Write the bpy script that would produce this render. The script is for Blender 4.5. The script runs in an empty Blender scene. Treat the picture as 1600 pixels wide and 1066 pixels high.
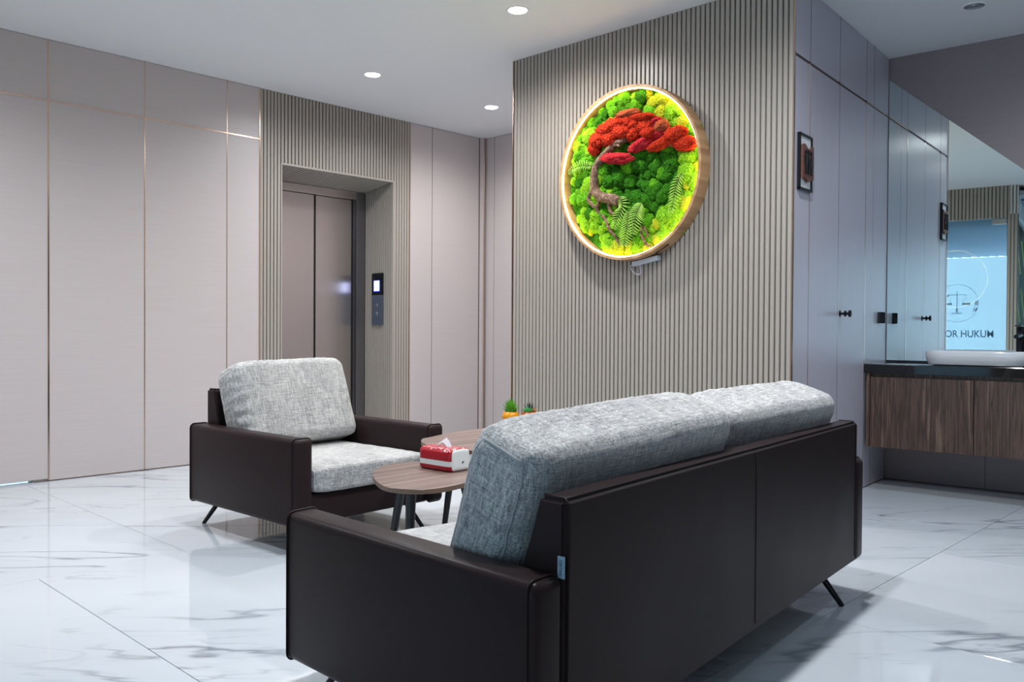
import bpy, bmesh, math, random
from mathutils import Vector, Matrix, noise
random.seed(7)
SC = bpy.context.scene
COL = SC.collection
R = math.radians

# ---------------------------------------------------------------- camera
YAW, PITCH, ROLL = R(45.822), R(-0.735), R(0.350)
cf = Vector((math.sin(YAW)*math.cos(PITCH), math.cos(YAW)*math.cos(PITCH), math.sin(PITCH)))
rt = Vector((math.cos(YAW), -math.sin(YAW), 0)); up = rt.cross(cf)
rt2 = rt*math.cos(ROLL) + up*math.sin(ROLL); up2 = up*math.cos(ROLL) - rt*math.sin(ROLL)
cam = bpy.data.cameras.new('camera'); cam.sensor_width = 36; cam.lens = 1325.17*36/1600
cam.clip_start = 0.05; cam.clip_end = 200
camo = bpy.data.objects.new('camera', cam); COL.objects.link(camo)
m = Matrix((rt2, up2, -cf)).transposed().to_4x4(); m.translation = (0, 0, 1.0)
camo.matrix_world = m
SC.camera = camo

# ---------------------------------------------------------------- world, exposure
wd = bpy.data.worlds.new('daylight'); SC.world = wd; wd.use_nodes = True
bg = wd.node_tree.nodes['Background']
bg.inputs[0].default_value = (0.56, 0.79, 1.0, 1); bg.inputs[1].default_value = 3.2
SC.view_settings.view_transform = 'Standard'; SC.view_settings.look = 'None'
SC.view_settings.exposure = 0.0; SC.view_settings.gamma = 1.0
SC.view_settings.use_curve_mapping = False
CEIL = 2.86
LAMP_W = 112.0                      # watts of one spot
# (x, y, power factor, colour): lit ceiling downlights of the lobby
WARM = (1.0, 0.97, 0.94); COOL = (0.78, 0.89, 1.0); NEUT = (0.95, 0.97, 1.0)
LAMPS = [(3.561, 3.43, 1.0, WARM), (3.735, 5.064, 0.9, NEUT), (4.959, 5.073, 0.7, WARM),
         (2.0, 3.7, 0.85, NEUT), (0.7, 4.7, 1.25, NEUT), (3.3, 1.55, 1.15, NEUT), (1.9, 1.45, 1.25, NEUT), (5.25, 0.55, 0.55, COOL)]

# ---------------------------------------------------------------- node helpers
def lin(r, g, b):
    f = lambda c: (c/255/12.92) if c/255 <= 0.04045 else ((c/255+0.055)/1.055)**2.4
    return (f(r), f(g), f(b), 1)
class NT:
    def __init__(s, name):
        s.m = bpy.data.materials.new(name); s.m.use_nodes = True
        s.t = s.m.node_tree; s.b = s.t.nodes['Principled BSDF']; s.out = s.t.nodes['Material Output']
    def n(s, typ, **kw):
        nd = s.t.nodes.new(typ)
        for k, v in kw.items(): setattr(nd, k, v)
        return nd
    def l(s, a, b): s.t.links.new(a, b)
    def coord(s, kind='Object', scale=(1,1,1), rot=(0,0,0), loc=(0,0,0)):
        mp = s.n('ShaderNodeMapping')
        mp.inputs['Scale'].default_value = scale; mp.inputs['Rotation'].default_value = rot; mp.inputs['Location'].default_value = loc
        if kind == 'World': s.l(s.n('ShaderNodeNewGeometry').outputs['Position'], mp.inputs[0])
        else: s.l(s.n('ShaderNodeTexCoord').outputs[kind], mp.inputs[0])
        return mp.outputs[0]
    def noise(s, co, scale=5, detail=3, rough=0.5, dist=0):
        nd = s.n('ShaderNodeTexNoise'); nd.inputs['Scale'].default_value = scale; nd.inputs['Detail'].default_value = detail
        nd.inputs['Roughness'].default_value = rough; nd.inputs['Distortion'].default_value = dist
        s.l(co, nd.inputs['Vector']); return nd.outputs['Fac']
    def ramp(s, fac, stops, interp='LINEAR'):
        nd = s.n('ShaderNodeValToRGB'); cr = nd.color_ramp; cr.interpolation = interp
        while len(cr.elements) < len(stops): cr.elements.new(0.5)
        for e, (p, c) in zip(cr.elements, stops):
            e.position = p; e.color = c if isinstance(c, tuple) else (c, c, c, 1)
        s.l(fac, nd.inputs[0]); return nd.outputs[0]
    def math(s, op, a, b=None):
        nd = s.n('ShaderNodeMath', operation=op)
        for i, v in enumerate((a, b)):
            if v is None: continue
            if isinstance(v, (int, float)): nd.inputs[i].default_value = v
            else: s.l(v, nd.inputs[i])
        return nd.outputs[0]
    def mix(s, fac, a, b):
        nd = s.n('ShaderNodeMix', data_type='RGBA')
        for i, v in ((0, fac), (6, a), (7, b)):
            if isinstance(v, (int, float, tuple)): nd.inputs[i].default_value = v
            else: s.l(v, nd.inputs[i])
        return nd.outputs[2]
    def bump(s, h, strength=0.2, dist=0.01):
        nd = s.n('ShaderNodeBump'); nd.inputs['Strength'].default_value = strength; nd.inputs['Distance'].default_value = dist
        s.l(h, nd.inputs['Height']); s.l(nd.outputs[0], s.b.inputs['Normal'])
def pbr(name, col, rough=0.5, metal=0.0, spec=0.5, coat=0.0):
    N = NT(name); b = N.b
    b.inputs['Base Color'].default_value = col if len(col) == 4 else (*col, 1)
    b.inputs['Roughness'].default_value = rough; b.inputs['Metallic'].default_value = metal
    b.inputs['Specular IOR Level'].default_value = spec; b.inputs['Coat Weight'].default_value = coat
    return N
def emit(name, col, strength):
    N = NT(name); N.b.inputs['Base Color'].default_value = (*col, 1)
    N.b.inputs['Emission Color'].default_value = (*col, 1); N.b.inputs['Emission Strength'].default_value = strength
    return N.m

# ---------------------------------------------------------------- materials
def m_laminate(name, c1, c2, rough=0.38, coat=0.0, horiz=True, metal=0.0, bumpk=0.04):
    N = pbr(name, c1, rough, metal, 0.5, coat)
    sc = (2.2, 2.2, 160) if horiz else (150, 150, 1.2)
    f = N.noise(N.coord('Object', sc), 1.0, 4, 0.65)
    N.l(N.ramp(f, [(0.3, c1), (0.7, c2)]), N.b.inputs['Base Color'])
    N.bump(f, bumpk, 0.004); return N.m
PANEL = m_laminate('panel_laminate', lin(194,186,186), lin(201,193,193), 0.36)
PANEL_DOOR = m_laminate('door_laminate', lin(190,187,200), lin(200,197,209), 0.33, 0.0, False, 0.0, 0.06)
MAUVE = m_laminate('mauve_laminate', lin(142,129,131), lin(150,137,138), 0.45)
SLAT = m_laminate('slat_taupe', lin(163,156,147), lin(171,164,156), 0.34, 0.0, False, 0.0, 0.02)
SLATBACK = pbr('slat_backing', lin(98,91,84), 0.6).m
WHITE = pbr('ceiling_paint', lin(226,229,232), 0.75, 0, 0.3).m
PLASTER = pbr('wall_plaster', lin(205,202,198), 0.8).m
GOLD = pbr('rose_gold_metal', lin(214,186,168), 0.22, 1.0).m
GROOVE = pbr('groove_brown', lin(84,62,56), 0.5).m
STEEL_N = pbr('brushed_steel', lin(150,140,136), 0.26, 1.0)
_f = STEEL_N.noise(STEEL_N.coord('Object', (900, 900, 1.5)), 1.0, 2)
STEEL_N.b.inputs['Base Color'].default_value = lin(212,206,204)
STEEL_N.b.inputs['Anisotropic'].default_value = 0.6
STEEL = STEEL_N.m
STEEL2 = pbr('frame_steel', lin(165,165,170), 0.3, 1.0).m
BLACK = pbr('black_metal', lin(22,24,28), 0.35, 0.3).m
BLACKGLASS = pbr('black_glass', (0.004,0.004,0.006), 0.06).m
MIRROR = pbr('silvered_glass', (0.80, 0.90, 0.90), 0.0, 1.0).m
CERAMIC = pbr('white_ceramic', lin(236,238,240), 0.08, 0, 0.6).m
STONE = pbr('black_stone', lin(14,14,18), 0.06, 0, 0.6).m
RING = pbr('lamp_white_ring', lin(240,240,238), 0.3).m
LED_OFF = pbr('lamp_dark_lens', lin(150,158,164), 0.2, 0.6).m
LAMPGLOW = emit('lamp_disc_glow', (1.0, 0.98, 0.96), 40)
SCREEN = emit('display_glow', (0.62, 0.70, 1.0), 3.2)
SCREENBLUE = emit('display_blue_glow', (0.02, 0.03, 0.9), 1.3)
PANELSTEEL = pbr('call_panel_steel', lin(120,130,148), 0.35, 0.8).m

def m_floor():
    N = pbr('marble_tile', lin(236,238,241), 0.045, 0, 0.5)
    oi = N.n('ShaderNodeObjectInfo')
    base = N.coord('World', (1,1,1), (0,0,R(43)))
    off = N.n('ShaderNodeVectorMath', operation='ADD')
    cmb = N.n('ShaderNodeCombineXYZ'); N.l(N.math('MULTIPLY', oi.outputs['Random'], 0.35), cmb.inputs[2])
    N.l(base, off.inputs[0]); N.l(cmb.outputs[0], off.inputs[1])
    def sc(v):
        mp = N.n('ShaderNodeMapping'); mp.inputs['Scale'].default_value = v; N.l(off.outputs[0], mp.inputs[0]); return mp.outputs[0]
    n1 = N.noise(sc((0.30, 1.7, 1)), 1.0, 5, 0.5, 0.35)
    v1 = N.math('ABSOLUTE', N.math('SUBTRACT', n1, 0.5))
    t1 = N.ramp(v1, [(0.0, 0.9), (0.0035, 0.6), (0.008, 0.12), (0.018, 0.0)])
    n2 = N.noise(sc((0.45, 2.4, 1.7)), 1.3, 5, 0.55, 0.5)
    v2 = N.math('ABSOLUTE', N.math('SUBTRACT', n2, 0.47))
    t2 = N.ramp(v2, [(0.0, 0.5), (0.004, 0.2), (0.010, 0.0)])
    msk = N.ramp(N.noise(sc((0.7, 1.4, 2.3)), 1.1, 2), [(0.40, 0.0), (0.56, 1.0)])
    msk2 = N.ramp(N.noise(sc((0.9, 1.1, 5.3)), 1.4, 2), [(0.40, 0.0), (0.56, 1.0)])
    vein = N.math('MAXIMUM', N.math('MULTIPLY', t1, msk), N.math('MULTIPLY', t2, msk2))
    cloud = N.ramp(N.noise(sc((0.8, 2.0, 3)), 1.0, 3), [(0.3, lin(202,210,218)), (0.7, lin(213,220,227))])
    N.l(N.mix(vein, cloud, lin(132,139,149)), N.b.inputs['Base Color'])
    return N.m
TILE = m_floor()
GROUT = pbr('tile_grout', lin(184,190,196), 0.7).m

def m_fabric():
    N = pbr('grey_tweed', lin(185,185,187), 0.95, 0, 0.15)
    N.b.inputs['Sheen Weight'].default_value = 0.15
    a = N.noise(N.coord('Object', (380, 150, 22)), 1.0, 2, 0.6)
    b = N.noise(N.coord('Object', (22, 150, 380), loc=(3,1,7)), 1.0, 2, 0.6)
    d = N.noise(N.coord('Object', (260, 18, 260), loc=(5,2,1)), 1.0, 2, 0.6)
    c = N.noise(N.coord('Object', (7, 7, 4)), 1.0, 2, 0.5)
    s = N.math('ADD', N.math('MULTIPLY', a, 0.36), N.math('MULTIPLY', b, 0.30))
    s = N.math('ADD', s, N.math('ADD', N.math('MULTIPLY', c, 0.10), N.math('MULTIPLY', d, 0.24)))
    N.l(N.ramp(s, [(0.36, lin(98,99,102)), (0.45, lin(156,156,157)), (0.53, lin(190,190,189)), (0.62, lin(230,230,227))]), N.b.inputs['Base Color'])
    N.bump(s, 0.4, 0.003); return N.m
FABRIC = m_fabric()
PIPING = pbr('grey_piping', lin(172,173,176), 0.95, 0, 0.1).m
def m_leather():
    N = pbr('brown_black_leather', lin(47,37,38), 0.38, 0, 0.09)
    f = N.noise(N.coord('Object', (1,1,1)), 340, 2, 0.5)
    g = N.noise(N.coord('Object', (1,1,1)), 3, 2, 0.5)
    N.l(N.ramp(g, [(0.3, 0.33), (0.7, 0.41)]), N.b.inputs['Roughness'])
    N.bump(f, 0.06, 0.002); return N.m
LEATHER = m_leather()
def m_wood(name, stops, scale, rough=0.4, rot=(0,0,0), axis_long=2):
    N = pbr(name, stops[0][1], rough)
    sc = [scale]*3; sc[axis_long] = scale*0.03
    co = N.coord('Object', tuple(sc), rot)
    f = N.noise(co, 1.0, 6, 0.62, 0.25)
    N.l(N.ramp(f, stops), N.b.inputs['Base Color'])
    N.bump(f, 0.05, 0.002); return N.m
WALNUT = m_wood('walnut_veneer', [(0.30, lin(44,32,28)), (0.44, lin(104,80,68)), (0.52, lin(60,45,39)), (0.60, lin(112,88,74)), (0.70, lin(150,122,102))], 46, 0.42)
TABLEWOOD = m_wood('table_walnut', [(0.30, lin(84,66,61)), (0.5, lin(126,105,97)), (0.7, lin(150,129,119))], 26, 0.38, (0,0,R(-38)), 0)
TABLEEDGE = pbr('table_edge_band', lin(112,92,78), 0.45).m
LEGBLUE = pbr('table_leg_black', lin(22,27,33), 0.4).m
OAK = m_wood('oak_hoop', [(0.3, lin(150,108,72)), (0.5, lin(188,146,104)), (0.7, lin(206,168,126))], 18, 0.45, (0,0,0), 1)
LEDRING = emit('warm_led_strip', (1.0, 0.79, 0.34), 46.0)
def m_moss(name, dark, mid, light):
    N = pbr(name, mid, 0.9, 0, 0.15)
    f = N.noise(N.coord('Object', (1,1,1)), 6.5, 4, 0.75)
    N.l(N.ramp(f, [(0.32, dark), (0.5, mid), (0.66, light)]), N.b.inputs['Base Color'])
    N.bump(f, 0.6, 0.18); return N.m
MOSS = [m_moss('moss_green', lin(40,96,10), lin(92,182,24), lin(156,228,66)),
        m_moss('moss_deep_green', lin(20,64,8), lin(46,120,16), lin(92,172,40)),  # also paints the shade of the hollow, besides naturally darker clumps
        m_moss('moss_lime', lin(110,128,14), lin(186,206,34), lin(232,242,96)),  # lime clumps, with the LED glow along the rim put into the colour
        m_moss('moss_spring', lin(66,120,10), lin(132,208,28), lin(196,242,80))]
REDM = [m_moss('coral_red_moss', lin(120,12,8), lin(232,44,22), lin(255,124,74)),
        m_moss('crimson_moss', lin(116,8,22), lin(222,30,48), lin(246,110,112)),
        m_moss('rust_moss', lin(130,44,22), lin(214,96,58), lin(240,160,120))]
def m_bark():
    N = pbr('weathered_bark', lin(92,70,62), 0.8)
    f = N.noise(N.coord('Object', (1,1,1)), 40, 5, 0.7, 0.5)
    N.l(N.ramp(f, [(0.32, lin(52,36,26)), (0.5, lin(112,86,68)), (0.68, lin(176,146,122))]), N.b.inputs['Base Color'])
    N.bump(f, 0.6, 0.01); return N.m
BARK = m_bark()
FERN = pbr('fern_green', lin(158,204,84), 0.6).m
FERN_STEM = pbr('fern_stem', lin(84,70,40), 0.7).m
PLASTIC = pbr('pale_plastic', lin(206,212,222), 0.4).m

# ---------------------------------------------------------------- mesh helpers
def link(name, data, mat=None, parent=None, M=None):
    o = bpy.data.objects.new(name, data); COL.objects.link(o)
    if parent is not None: o.parent = parent
    if M is not None: o.matrix_local = M if isinstance(M, Matrix) else Matrix.Translation(M)
    if mat is not None and data is not None and len(data.materials) == 0: data.materials.append(mat)
    return o
def obj(name, bm, mat, parent=None, M=None, smooth=False, angle=None):
    me = bpy.data.meshes.new(name); bmesh.ops.recalc_face_normals(bm, faces=bm.faces[:]); bm.to_mesh(me); bm.free()
    if smooth:
        me.polygons.foreach_set('use_smooth', [True]*len(me.polygons))
        if angle: me.set_sharp_from_angle(angle=R(angle))
    return link(name, me, mat, parent, M)
def tag(o, label, cat, group=None, kind=None):
    o['label'] = label; o['category'] = cat
    if group: o['group'] = group
    if kind: o['kind'] = kind
    return o
def thing(name, label, cat, loc=(0,0,0), rotz=0, group=None, M=None):
    o = bpy.data.objects.new(name, None); COL.objects.link(o); o.empty_display_size = 0.1
    if M is not None: o.matrix_world = M
    else: o.location = loc; o.rotation_euler = (0,0,rotz)
    return tag(o, label, cat, group)
def bx(bm, x0, x1, y0, y1, z0, z1, bev=0, seg=2):
    r = bmesh.ops.create_cube(bm, size=1)
    vs = r['verts']
    for v in vs: v.co = Vector(((x0+x1)/2+v.co.x*(x1-x0), (y0+y1)/2+v.co.y*(y1-y0), (z0+z1)/2+v.co.z*(z1-z0)))
    if bev > 0:
        es = list({e for v in vs for e in v.link_edges})
        bmesh.ops.bevel(bm, geom=es, offset=bev, segments=seg, profile=0.5, affect='EDGES')
    return bm
def box(x0, x1, y0, y1, z0, z1, bev=0, seg=2): return bx(bmesh.new(), x0, x1, y0, y1, z0, z1, bev, seg)
def tube(bm, pts, rad, sides=8, caps=True, closed=False):
    pts = [Vector(p) for p in pts]; n = len(pts); rings = []
    ref = None
    for i, p in enumerate(pts):
        a = pts[(i-1) % n] if (closed or i > 0) else pts[i]; b = pts[(i+1) % n] if (closed or i < n-1) else pts[i]
        t = (b-a).normalized()
        if ref is None:
            ref = Vector((0,0,1)) if abs(t.z) < 0.9 else Vector((1,0,0))
        u = (ref - t*ref.dot(t)).normalized(); w = t.cross(u); ref = u
        r = rad(i/(n-1)) if callable(rad) else rad
        rings.append([bm.verts.new(p + (u*math.cos(2*math.pi*k/sides) + w*math.sin(2*math.pi*k/sides))*r) for k in range(sides)])
    for i in range(n if closed else n-1):
        A, B_ = rings[i], rings[(i+1) % n]
        for k in range(sides): bm.faces.new((A[k], A[(k+1) % sides], B_[(k+1) % sides], B_[k]))
    if caps and not closed: bm.faces.new(rings[0][::-1]); bm.faces.new(rings[-1])
    return bm
def lathe(bm, prof, seg=32, M=Matrix()):
    rings = []
    for r, z in prof:
        if r < 1e-6: rings.append([bm.verts.new(M @ Vector((0,0,z)))])
        else: rings.append([bm.verts.new(M @ Vector((r*math.cos(2*math.pi*k/seg), r*math.sin(2*math.pi*k/seg), z))) for k in range(seg)])
    for A, B_ in zip(rings, rings[1:]):
        for k in range(seg):
            k2 = (k+1) % seg
            if len(A) == 1 and len(B_) == 1: continue
            if len(A) == 1: bm.faces.new((A[0], B_[k], B_[k2]))
            elif len(B_) == 1: bm.faces.new((A[k], B_[0], A[k2]))
            else: bm.faces.new((A[k], B_[k], B_[k2], A[k2]))
    return bm
def prism(bm, poly, h0, h1, f=lambda a, b, h: Vector((a, b, h))):
    lo = [bm.verts.new(f(a, b, h0)) for a, b in poly]; hi = [bm.verts.new(f(a, b, h1)) for a, b in poly]
    n = len(poly); bm.faces.new(lo[::-1]); bm.faces.new(hi)
    for i in range(n): bm.faces.new((lo[i], lo[(i+1) % n], hi[(i+1) % n], hi[i]))
    return bm
def smoothpath(pts, k=6):
    pts = [Vector(p) for p in pts]; out = []
    for i in range(len(pts)-1):
        p0 = pts[max(i-1,0)]; p1 = pts[i]; p2 = pts[i+1]; p3 = pts[min(i+2, len(pts)-1)]
        for j in range(k):
            t = j/k
            out.append(0.5*((2*p1) + (p2-p0)*t + (2*p0-5*p1+4*p2-p3)*t*t + (3*p1-p0-3*p2+p3)*t**3))
    out.append(pts[-1]); return out
def text_mesh(s, size, depth=0.001, align='CENTER', bold=0.0):
    cu = bpy.data.curves.new('lettering', 'FONT'); cu.body = s; cu.size = size; cu.extrude = depth; cu.align_x = align; cu.offset = bold
    o = bpy.data.objects.new('lettering', cu); COL.objects.link(o)
    dg = bpy.context.evaluated_depsgraph_get(); dg.update()
    me = bpy.data.meshes.new_from_object(o.evaluated_get(dg)); bpy.data.objects.remove(o); bpy.data.curves.remove(cu)
    me.materials.clear(); return me

# ---------------------------------------------------------------- wall frames: local x along the wall, y into the wall, z up
DD = R(4.8386)
B1 = Vector((math.cos(DD), math.sin(DD), 0)); B2 = Vector((-math.sin(DD), math.cos(DD), 0))
def frame(o, into):
    Y = Vector(into).normalized(); Z = Vector((0,0,1)); X = Y.cross(Z)
    M = Matrix((X, Y, Z)).transposed().to_4x4(); M.translation = o; return M
FL = frame((0, 5.986, 0), (0,1,0))                 # left wall with the lift, w = x
FC = frame((4.221, 0, 0), (1,0,0))                 # slatted feature wall, w = -y
FK = frame((5.752, 0, 0), (1,0,0))                 # wall at the end of the passage
FR = frame(B2*1.695, B2)                           # panelled side wall, w along B1
FV = frame(B1*6.09, B1)                            # mirror / vanity wall, w = -b2
FE = frame((-0.20, 0, 0), (-1,0,0))                # entrance wall with the glass door, w = y

def struct(name, bm, mat, label, cat, M=None):
    return tag(obj(name, bm, mat, None, M), label, cat, kind='structure')
_pm = {}
def panel(parent, w0, w1, z0, z1, mat, t=0.012, d=0.0, name='panel', gap=0.0015):
    o = obj(name, box(w0+gap, w1-gap, d, d+t, z0+gap, z1-gap, 0.001, 1), mat, parent); return o
def strip(parent, w0, w1, z0, z1, mat=GOLD, proud=0.002, name='trim_strip'):
    return obj(name, box(w0, w1, -proud, 0.004, z0, z1), mat, parent)
PITCH_S = 0.0316
def slat_mesh(length, w=0.0225, d=0.013, b=0.0022):
    key = (round(length, 3), w, d)
    if key in _pm: return _pm[key]
    bm = bmesh.new()
    prism(bm, [(-w/2, d), (-w/2, b), (-w/2+b, 0), (w/2-b, 0), (w/2, b), (w/2, d)], 0, length)
    bmesh.ops.recalc_face_normals(bm, faces=bm.faces[:])
    me = bpy.data.meshes.new('slat'); bm.to_mesh(me); bm.free(); me.materials.append(SLAT); _pm[key] = me; return me
def slats(parent, w0, w1, z0, z1, M=None, pitch=PITCH_S, sw=0.0225):
    n = max(1, round((w1-w0)/pitch)); p = (w1-w0)/n
    me = slat_mesh(z1-z0, sw)
    for i in range(n):
        T = Matrix.Translation((w0+(i+0.5)*p, 0, z0))
        link('slat', me, None, parent, (M @ T) if M is not None else T)

# ---------------------------------------------------------------- floor
fl = struct('floor', box(-9.5, 8.5, -3.6, 9.0, -0.06, -0.009), GROUT, 'glossy white marble tile floor with thin grey veins', 'floor')
TX, TY = 1.2, 2.4
tile_me = bpy.data.meshes.new('tile'); _b = box(-TX/2+0.0012, TX/2-0.0012, -TY/2+0.0012, TY/2-0.0012, -0.0095, 0, 0.0008, 1); _b.to_mesh(tile_me); _b.free(); tile_me.materials.append(TILE)
for j in range(-1, 3):
    for i in range(-4, 7):
        x = 1.10 + TX*(i+0.5) + (0 if j % 2 else 0.6); y = 1.28 + TY*(j-0.5)
        if x > 7.4 or y > 7.2 or (y < -2.5 and x > 6.8): continue
        link('tile', tile_me, None, fl, (x, y, 0))

# ---------------------------------------------------------------- ceiling
struct('ceiling', box(-3.4, 7.5, -3.4, 6.6, CEIL, CEIL+0.12), WHITE, 'flat white painted ceiling with recessed round downlights', 'ceiling')

# ---------------------------------------------------------------- left wall with lift
bm = bmesh.new()
bx(bm, -0.35, 1.05, 0.012, 0.11, 0, CEIL); bx(bm, 1.05, 1.76, 0.012, 0.11, 0.013, CEIL); bx(bm, 1.76, 3.353, 0.012, 0.11, 0, CEIL)
wl = struct('wall_left', bm, PLASTER, 'pinkish beige panelled wall with rose gold trims at left', 'wall', FL)
xs = [-0.2, 0.01, 0.62, 1.235, 1.849, 2.467, 3.080, 3.349]
TR = 2.466
for a, b in zip(xs, xs[1:]):
    panel(wl, a, b, 0.015 if (a > 1.0 and a < 1.3) else 0.004, TR, PANEL); panel(wl, a, b, TR, CEIL-0.001, PANEL)
for x in xs[1:-1]:
    w = 0.010 if x in (1.849,) else 0.006
    strip(wl, x-w/2, x+w/2, 0.0, TR-0.004); strip(wl, x-w/2, x+w/2, TR+0.004, CEIL)
strip(wl, -0.2, 3.345, TR-0.005, TR+0.005, GOLD, 0.0025)
strip(wl, 3.345, 3.353, 0, CEIL, GOLD, 0.004)
strip(wl, -0.2, 1.05, 0, 0.004, GROOVE); strip(wl, 1.76, 3.345, 0, 0.004, GROOVE)

EX0, EX1, EZ, EZB, ED = 3.545, 4.641, 2.30, 2.245, 0.41      # lift recess
bm = bmesh.new()
bx(bm, 3.353, EX0-0.013, 0.013, 0.53, 0, CEIL); bx(bm, EX1+0.013, 4.829, 0.013, 0.53, 0, CEIL)
bx(bm, EX0-0.013, EX1+0.013, 0.013, 0.53, EZ+0.013, CEIL); bx(bm, EX0-0.013, EX1+0.013, ED+0.09, ED+0.12, 0, EZ+0.013)
we = struct('wall_lift', bm, SLATBACK, 'vertically slatted taupe wall around the lift doorway', 'wall', FL)
slats(we, 3.353, EX0-0.012, 0, CEIL); slats(we, EX1+0.012, 4.829, 0, CEIL)
slats(we, EX0-0.012, EX1+0.012, EZ+0.012, CEIL)
# jambs and soffit of the recess
MJR = Matrix.Translation((EX1, 0.014, 0)) @ Matrix.Rotation(R(-90), 4, 'Z')
MJR = Matrix(((0,1,0,EX1),(1,0,0,0.012),(0,0,1,0),(0,0,0,1)))        # slat width along depth, facing -x
slats(we, 0.0, ED-0.012, 0, EZ, MJR)
MJL = Matrix(((0,-1,0,EX0),(1,0,0,0.012),(0,0,1,0),(0,0,0,1)))
slats(we, 0.0, ED-0.012, 0, EZ, MJL)
sl = math.atan2(EZ-EZB, ED)
MSO = Matrix.Translation((0, 0.012, EZ)) @ Matrix.Rotation(-sl, 4, 'X') @ Matrix(((1,0,0,0),(0,0,1,0),(0,1,0,0),(0,0,0,1)))
slats(we, EX0, EX1, 0.0, ED-0.008, MSO)
obj('soffit_board', box(EX0, EX1, 0.012, ED, 0.012, 0.02), SLATBACK, we, Matrix.Translation((0,0,EZ)) @ Matrix.Rotation(-sl, 4, 'X'))
for a, b, c, d in ((EX0-0.012, EX0, 0, EZ+0.012), (EX1, EX1+0.012, 0, EZ+0.012), (EX0, EX1, EZ-0.004, EZ+0.012)):
    obj('edge_bead', box(a, b, -0.003, 0.014, c, d, 0.001, 1), SLAT, we)
strip(we, 4.827, 4.835, 0, CEIL, GOLD, 0.003)
# lift doors
dl = tag(obj('door_1', box(EX0, EX1, ED+0.06, ED+0.088, 0, EZB), BLACK, None, FL), 'brushed steel lift doors recessed in the slatted wall', 'elevator door', kind='structure')
yb = ED
obj('frame_jamb', box(4.548, EX1, yb, yb+0.06, 0, EZB, 0.002), STEEL2, dl)
obj('frame_jamb', box(EX0, 3.640, yb, yb+0.06, 0, EZB, 0.002), STEEL2, dl)
obj('frame_header', box(3.640, 4.548, yb, yb+0.06, 2.175, EZB, 0.002), STEEL, dl)
obj('door_leaf', box(3.645, 4.118, yb+0.028, yb+0.056, 0.006, 2.172, 0.003), STEEL, dl)
obj('door_leaf', box(4.134, 4.546, yb+0.04, yb+0.058, 0.006, 2.172, 0.003), STEEL, dl)
obj('door_edge', box(4.118, 4.134, yb+0.024, yb+0.05, 0.006, 2.172, 0.002), BLACK, dl)
obj('door_edge', box(4.520, 4.534, yb+0.032, yb+0.045, 0.006, 2.172, 0.002), BLACK, dl)
obj('sill', box(EX0, EX1, yb, yb+0.06, 0, 0.006), STEEL2, dl)
# call panel on the right jamb
MC = FL @ Matrix(((0,1,0,EX1),(1,0,0,0),(0,0,1,0),(0,0,0,1)))
cp = thing('call_panel', 'lift call panel with glowing blue-white display above two round buttons', 'lift panel', M=FL @ Matrix.Translation((EX1, 0.205, 1.03)))
PX = Matrix(((0,1,0,0),(1,0,0,0),(0,0,1,0),(0,0,0,1)))
obj('plate', box(-0.076, 0.076, -0.018, -0.001, 0.01, 0.275, 0.003), PANELSTEEL, cp, PX)
obj('glass_head', box(-0.076, 0.076, -0.0185, -0.001, 0.277, 0.475, 0.003), BLACKGLASS, cp, PX)
sc_ = obj('display', box(-0.046, 0.046, -0.0200, -0.018, 0.310, 0.410), SCREENBLUE, cp, PX)
obj('lit_screen', box(-0.036, 0.036, -0.0212, -0.0195, 0.315, 0.405), SCREEN, sc_)
for z in (0.11, 0.185):
    b_ = obj('button', lathe(bmesh.new(), [(0, 0.006), (0.013, 0.006), (0.016, 0.003), (0.016, 0)], 20, Matrix.Translation((0, -0.018, z)) @ Matrix.Rotation(R(90), 4, 'X')), STEEL2, cp, PX, True, 40)

# panels between lift and passage corner, plus corner post
bm = box(4.829, 5.90, 0.012, 0.11, 0, CEIL)
wn = struct('wall_nook', bm, PLASTER, 'narrow pinkish beige panels between lift and inner corner', 'wall', FL)
for a, b in ((4.836, 5.095), (5.095, 5.690)): panel(wn, a, b, 0.004, CEIL-0.001, PANEL, gap=0.003)
obj('groove_strip', box(5.093, 5.097, 0.002, 0.008, 0, CEIL), GROOVE, wn)
obj('corner_post', box(5.693, 5.752, -0.035, 0.012, 0, CEIL, 0.003), PANEL, wn)
obj('trim_strip', box(5.688, 5.693, -0.004, 0.01, 0, CEIL), GROOVE, wn)
obj('trim_strip', box(5.718, 5.726, -0.042, -0.035, 0, CEIL, 0.001, 1), GOLD, wn)
obj('trim_strip', box(5.735, 5.741, -0.038, -0.035, 0, CEIL), GROOVE, wn)  # brown strip paints the shadow beside the gold trim
wk = struct('wall_corner', box(-5.986, -3.9, 0.012, 0.1, 0, CEIL), PLASTER, 'pinkish beige panelled wall at the end of the passage', 'wall', FK)
for a, b in ((-5.951, -5.84), (-5.84, -5.23), (-5.23, -4.62), (-4.62, -4.01)): panel(wk, a, b, 0.004, CEIL-0.001, PANEL, gap=0.0025)
for w in (-5.84, -5.23, -4.62): obj('groove_strip', box(w-0.002, w+0.002, 0.002, 0.008, 0, CEIL), GROOVE, wk)

# ---------------------------------------------------------------- slatted feature wall
FW0, FW1 = -4.105, -2.052
wc = struct('wall_center', box(FW0, FW1-0.022, 0.012, 0.10, 0, CEIL), SLATBACK, 'vertically slatted taupe feature wall behind the round moss art', 'wall', FC)
slats(wc, FW0+0.006, FW1-0.004, 0, CEIL)
obj('trim_strip', box(FW0-0.004, FW0+0.004, -0.004, 0.10, 0, CEIL, 0.001, 1), GOLD, wc)
obj('trim_strip', box(FW1-0.004, FW1, -0.002, 0.012, 0, CEIL), GOLD, wc)
struct('wall_passage', box(4.33, 6.0, 4.01, 4.105, 0, CEIL), PANEL, 'plain panelled flank wall of the slatted block', 'wall')

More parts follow.
